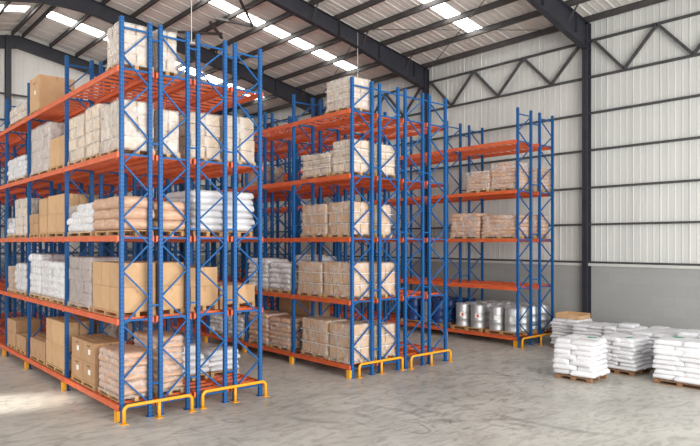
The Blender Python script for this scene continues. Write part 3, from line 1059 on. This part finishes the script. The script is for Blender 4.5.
# third and rear rows, seen through the end frames
W('left', 2, 4, 0, 15.35, 17.0, 7.76, 'wrapped_cartons', 'beige wrapped carton stack', mat='carton_pale', film='film', n=(2, 2, 4), x=(7.66, 8.62))
W('left', 3, 4, 0, 15.35, 17.0, 7.82, 'wrapped_cartons', 'beige wrapped carton stack', mat='carton_pale', film='film', n=(2, 2, 4), x=(8.70, 9.72))
W('left', 2, 3, 0, 15.3, 16.9, 5.66, 'sacks', 'white sacks', mat='sack_white', n=(1, 2, 6), x=(7.74, 8.62))
W('left', 3, 3, 0, 15.3, 16.9, 5.66, 'sacks', 'white sacks', mat='sack_white', n=(1, 2, 6), x=(8.70, 9.58))
W('left', 2, 2, 0, 15.3, 16.8, 3.60, 'cartons', 'large stacked cartons', mat='carton', n=(1, 2, 2), x=(7.66, 8.48))
W('left', 3, 2, 0, 15.3, 16.8, 3.08, 'cartons', 'large single-layer cartons', mat='carton', n=(2, 2, 1), x=(8.54, 9.66))
W('left', 2, 1, 0, 16.1, 17.5, 1.30, 'sacks', 'heaped white sacks', mat='sack_white', n=(1, 2, 4), x=(7.7, 8.62), dome=True)
W('left', 3, 1, 0, 16.1, 17.5, 1.12, 'sacks', 'heaped white sacks', mat='sack_white', n=(1, 2, 4), x=(8.7, 9.6), skip_top=1)
W('left', 2, 3, 1, 20.0, 22.0, 5.5, 'wrapped_cartons', 'tan wrapped carton stack', mat='carton_dark', n=(2, 3, 4))
W('left', 1, 1, 1, 19.4, 22.6, 1.8, 'wrapped_cartons', 'brown wrapped carton stack', mat='carton_dark', n=(2, 3, 4))
W('left', 1, 4, 1, 19.6, 21.6, 7.7, 'wrapped_cartons', 'tan wrapped carton stack', mat='carton_dark', n=(2, 3, 4))

# ---- middle block
F1, F2 = (12.95, 13.90), (14.06, 15.02)
W('middle', 0, 5, 0, 14.95, 16.22, 9.56, 'wrapped_cartons', 'pale wrapped carton stack', film='film_white', n=(2, 3, 4), x=F1)
W('middle', 0, 4, 0, 14.93, 15.90, 7.56, 'wrapped_cartons', 'near beige wrapped carton stack', n=(2, 3, 4), x=F1)
W('middle', 0, 4, 0, 16.0, 17.55, 7.25, 'wrapped_cartons', 'far beige wrapped carton stack', n=(2, 3, 4), x=F1)
W('middle', 1, 4, 0, 14.93, 16.2, 7.52, 'wrapped_cartons', 'beige wrapped carton stack', n=(2, 3, 4), x=F2)
W('middle', 0, 3, 0, 14.93, 16.08, 5.58, 'wrapped_cartons', 'near tan wrapped carton stack', mat='carton', n=(2, 3, 3), x=F1)
W('middle', 0, 3, 0, 16.18, 17.58, 5.55, 'wrapped_cartons', 'far tan wrapped carton stack', mat='carton', n=(2, 3, 3), x=F1)
W('middle', 1, 3, 0, 14.93, 16.2, 5.52, 'wrapped_cartons', 'tan wrapped carton stack', mat='carton', n=(2, 3, 3), x=(14.06, 14.80))
W('middle', 0, 2, 0, 14.93, 16.36, 3.62, 'wrapped_cartons', 'near tan wrapped carton stack', mat='carton', n=(2, 3, 3), x=F1)
W('middle', 0, 2, 0, 16.44, 17.80, 3.60, 'wrapped_cartons', 'far tan wrapped carton stack', mat='carton', n=(2, 3, 3), x=F1)
W('middle', 1, 2, 0, 14.93, 16.4, 3.60, 'wrapped_cartons', 'tan wrapped carton stack', mat='carton', n=(2, 3, 3), x=F2)
W('middle', 0, 2, 1, 18.15, 19.52, 3.50, 'wrapped_sacks', 'near white sack stack', mat='sack_white', n=(1, 2, 5))
W('middle', 0, 2, 1, 19.62, 20.98, 3.62, 'wrapped_sacks', 'far white sack stack', mat='sack_white', n=(1, 2, 6))
W('middle', 1, 2, 1, 18.15, 19.6, 3.75, 'wrapped_sacks', 'white sack stack', mat='sack_white', n=(1, 2, 6))
W('middle', 0, 1, 0, 14.93, 16.06, 1.64, 'wrapped_cartons', 'near film-draped carton stack', mat='carton', n=(2, 3, 3), x=F1, flare=0.10, drop=0.1)
W('middle', 0, 1, 0, 16.14, 17.58, 1.66, 'wrapped_cartons', 'far tan wrapped carton stack', mat='carton', n=(2, 3, 3), x=F1)
W('middle', 1, 1, 0, 14.93, 16.3, 1.54, 'wrapped_cartons', 'tan wrapped carton stack', mat='carton', n=(2, 3, 3), x=F2)
W('middle', 0, 1, 1, 18.20, 19.5, 1.50, 'wrapped_sacks', 'near brown sack stack', mat='sack_brown', n=(1, 2, 6))
W('middle', 0, 1, 1, 19.62, 20.95, 1.58, 'wrapped_sacks', 'far brown sack stack', mat='sack_brown', n=(1, 2, 6))
W('middle', 1, 1, 1, 18.6, 20.6, 2.15, 'cartons', 'stacked brown cartons', mat='carton_dark', n=(1, 2, 3))
W('middle', 0, 1, 2, 21.30, 22.55, 1.26, 'wrapped_sacks', 'near white sack stack', mat='sack_white', n=(1, 2, 4))
W('middle', 0, 1, 2, 22.90, 24.1, 1.18, 'wrapped_sacks', 'far white sack stack', mat='sack_white', n=(1, 2, 4))
W('middle', 2, 3, 1, 18.4, 20.2, 5.4, 'wrapped_cartons', 'brown wrapped carton stack', mat='carton_dark', n=(2, 3, 4))
W('middle', 1, 4, 2, 21.6, 23.4, 7.4, 'wrapped_cartons', 'brown wrapped carton stack', mat='carton_dark', n=(2, 3, 4))

# ---- right block
G1, G2 = (21.97, 23.02), (23.50, 24.62)
W('right', 0, 4, 0, 14.96, 16.25, 7.62, 'wrapped_sacks', 'near brown sack heap', mat='sack_brown', n=(2, 2, 7), x=G1, dome=True)
W('right', 0, 4, 0, 16.30, 17.55, 7.36, 'wrapped_sacks', 'far brown sack stack', mat='sack_brown', n=(2, 2, 6), x=G1, dome=True)
W('right', 1, 4, 0, 14.96, 16.25, 7.45, 'wrapped_sacks', 'brown sack stack', mat='sack_brown', n=(2, 2, 6), x=G2)
W('right', 0, 3, 0, 14.96, 16.70, 5.40, 'wrapped_sacks', 'near brown sack stack', mat='sack_brown', n=(2, 2, 5), x=G1)
W('right', 0, 3, 0, 16.85, 18.45, 5.52, 'wrapped_sacks', 'far brown sack stack', mat='sack_brown', n=(2, 2, 6), x=G1)
W('right', 1, 3, 0, 14.96, 16.6, 5.42, 'wrapped_sacks', 'brown sack stack', mat='sack_brown', n=(2, 2, 5), x=(23.5, 24.4))

# drums
def drum_body(r, h):
    prof = [(r * .94, 0.0), (r * 1.0, 0.0), (r * 1.0, .03), (r * .965, .045)]
    for c in (.34, .66):
        z = h * c
        prof += [(r * .965, z - .03), (r * 1.0, z - .012), (r * 1.0, z + .012), (r * .965, z + .03)]
    prof += [(r * .965, h - .05), (r * .965, h - .035)]
    return prof
RD, HD = 0.335, 1.0
me_drum = MB().lathe(drum_body(RD, HD)).mesh('drum_body', M['steel_drum'], True)
me_lid = MB().lathe([(RD * .965, HD - .036), (RD * 1.01, HD - .036), (RD * 1.01, HD), (RD * .93, HD), (RD * .91, HD - .02)]).mesh('lid', M['steel_drum'], True)
me_bung = MB().lathe([(.04, HD - .02), (.04, HD - .002)], 12).mesh('bung', M['steel_drum'])
me_bdrum = MB().lathe(drum_body(RD, HD)).mesh('drum_body', M['blue_drum'], True)
me_blid = MB().lathe([(RD * .965, HD - .036), (RD * 1.01, HD - .036), (RD * 1.01, HD), (RD * .93, HD), (RD * .91, HD - .02)]).mesh('lid', M['blue_drum'], True)
me_gdrum = MB().lathe(drum_body(RD, HD)).mesh('drum_body', M['grey_drum'], True)
def curved_patch(r, a0, a1, z0, z1, mat, name):
    v, f = [], []
    n = 8
    for i in range(n + 1):
        a = a0 + (a1 - a0) * i / n
        v += [(r * math.cos(a), r * math.sin(a), z0), (r * math.cos(a), r * math.sin(a), z1)]
    for i in range(n):
        f.append((2 * i, 2 * i + 2, 2 * i + 3, 2 * i + 1))
    me = bpy.data.meshes.new(name)
    me.from_pydata(v, [], f)
    me.materials.append(M[mat])
    return me
AC = math.radians(215)
lab_white = curved_patch(RD * .972, AC - .42, AC + .42, .44, .66, 'paper', 'paper_label')
lab_red = curved_patch(RD * .976, AC - .18, AC + .10, .47, .60, 'red_ink', 'red_mark')
def drum(x, y, z, label, group, body, lid, marked=0):
    root = empty('steel_drum' if body is me_drum else 'plastic_drum', (x, y, z))
    tag(root, label, 'drum', group)
    put('drum_body', body, root)
    put('lid', lid, root)
    put('bung', me_bung, root, (0.18, 0.05, 0))
    if marked:
        p = put('paper_label', lab_white, root)
        if marked == 2:
            put('red_mark', lab_red, p)
z1 = LEV[1]
names = ['nearest', 'second nearest', 'third', 'farthest']
for ri, (xs, rowword) in enumerate((((22.33, 23.03), 'front'), ((23.78, 24.48), 'rear'))):
    for pi, (ya, yb) in enumerate(((14.93, 16.55), (16.72, 18.45))):
        pallet(sum(xs) / 2, (ya + yb) / 2, z1, 1.34, yb - ya,
               '%s wooden pallet under silver drums, %s row of right rack' % (('nearest', 'farther')[pi], rowword))
    for yi, y in enumerate((15.36, 16.14, 17.14, 17.98)):
        for xi, x in enumerate(xs):
            if ri == 0 and xi == 0:
                lab = 'silver steel drum with %s, %s along the aisle edge of lowest right shelf' % ('white label' if yi < 2 else 'red marked label', names[yi])
                g = 'silver drums along the aisle edge'
                mk = 1 if yi < 2 else 2
            else:
                lab = ('silver drum behind the labelled front drums, on front row of right rack' if ri == 0 else
                       'silver drum standing nearest the grey wall, on rear row of right rack')
                g = 'silver drums behind the front line' if ri == 0 else 'silver drums on the rear row'
                mk = 0
            drum(x, y, z1 + 0.14, lab, g, me_drum, me_lid, mk)
for ri, xs in enumerate(((22.33, 23.03), (23.78, 24.48))):
    pallet(sum(xs) / 2, 20.3, z1, 1.34, 2.7, 'wooden pallet under blue drums on %s row of right rack' % ('front', 'rear')[ri])
    for yi, y in enumerate((19.35, 20.15, 20.95)):
        for xi, x in enumerate(xs):
            g = (yi == 1 and xi == 0 and ri == 0)
            if g:
                drum(x, y, z1 + .14, 'grey plastic drum among blue drums, deeper along lowest right shelf', None, me_gdrum, me_blid)
            else:
                drum(x, y, z1 + .14, 'blue drum among those on %s row of right rack, second bay' % ('front', 'rear')[ri], 'blue drums on the right rack', me_bdrum, me_blid)

# ------------------------------------------------------------------ white sacks on the floor
def floor_stack(cx, cy, dx, dy, ztop, layers, rz, desc, nx=2, ny=2, mark=None, old=True, seed=1, skip_top=0):
    rng = random.Random(900 + seed)
    pallet(cx, cy, 0.0, dx + 0.02, dy + 0.02, 'brown wooden pallet under the %s' % desc, old, rz, 'pallets on the floor')
    sack_stack(cx, cy, 0.14, dx + 0.03, dy + 0.03, ztop, layers, nx, ny, 'sack_white', 'white sack in the %s' % desc, 'sacks in the %s' % desc, rng, rz=rz, ragged=0.045, top_mat=mark, skip_top=skip_top, taper=True)
floor_stack(18.42, 10.14, 1.04, 1.16, 1.24, 7, 0.03, 'frontmost floor stack by the open floor', mark=('sack_green', 2), seed=1)
floor_stack(20.45, 9.70, 1.12, 1.12, 1.14, 8, -0.03, 'floor stack just right of the frontmost stack', mark=('sack_green', 0), seed=2)
floor_stack(20.05, 7.62, 1.15, 1.45, 1.32, 8, 0.02, 'large floor stack at right edge of the photo', mark=('sack_green', 3), seed=3)
floor_stack(23.42, 13.32, 1.05, 1.08, 1.18, 8, 0.0, 'rearmost floor stack carrying the cardboard lid', seed=4)
floor_stack(22.95, 12.10, 1.15, 1.15, 1.12, 8, 0.05, 'floor stack right of the cardboard topped stack', seed=5)
floor_stack(22.85, 10.85, 1.10, 1.10, 1.30, 8, -0.04, 'tall floor stack in the middle of the back line', seed=6, skip_top=3)
floor_stack(22.05, 9.35, 1.15, 1.15, 1.18, 8, 0.03, 'floor stack between the two right hand stacks', seed=7)
floor_stack(23.7, 9.75, 1.1, 1.1, 1.1, 7, 0.0, 'floor stack nearest the grey wall', seed=8)
floor_stack(21.75, 7.75, 1.1, 1.3, 1.36, 8, 0.0, 'floor stack behind the right edge stack', mark=('sack_green', 2), seed=9)

# cardboard lid on the rearmost stack
lid = MB()
lid.box(-0.46, -0.50, 0.0, 0.46, 0.50, 0.012)
lid.box(-0.46, -0.50, 0.012, -0.448, 0.50, 0.20)
lid.box(0.448, -0.50, 0.012, 0.46, 0.50, 0.20)
lid.box(-0.448, -0.50, 0.012, 0.448, -0.488, 0.14)
lid.box(-0.448, 0.488, 0.012, 0.448, 0.50, 0.20)
o = put('cardboard_tray', lid.mesh('cardboard_tray', M['carton']), None, (23.47, 13.27, 1.215))
tag(o, 'open shallow cardboard tray lying on the rearmost white sack stack', 'cardboard tray')

# thin hanging droppers with a small disc
def dropper(x, y, z, ztop, label):
    root = empty('pendant_fitting', (x, y, z))
    tag(root, label, 'pendant', 'pendant fittings under the roof')
    put('drop_rod', MB().tube([(0, 0, 0.03), (0, 0, ztop - z)], 0.016, 8).mesh('drop_rod', M['lamp']), root)
    put('disc_shade', MB().lathe([(0.17, 0.0), (0.17, 0.02), (0.05, 0.05)], 20).mesh('disc_shade', M['lamp'], True), root)
dropper(10.05, 20.0, 11.15, roof_z(10.05) - 0.3, 'thin pale rod with small disc hanging above the left racks')
dropper(20.86, 23.5, 12.45, roof_z(20.86) - 0.39, 'thin pale rod with small disc hanging above the middle racks')
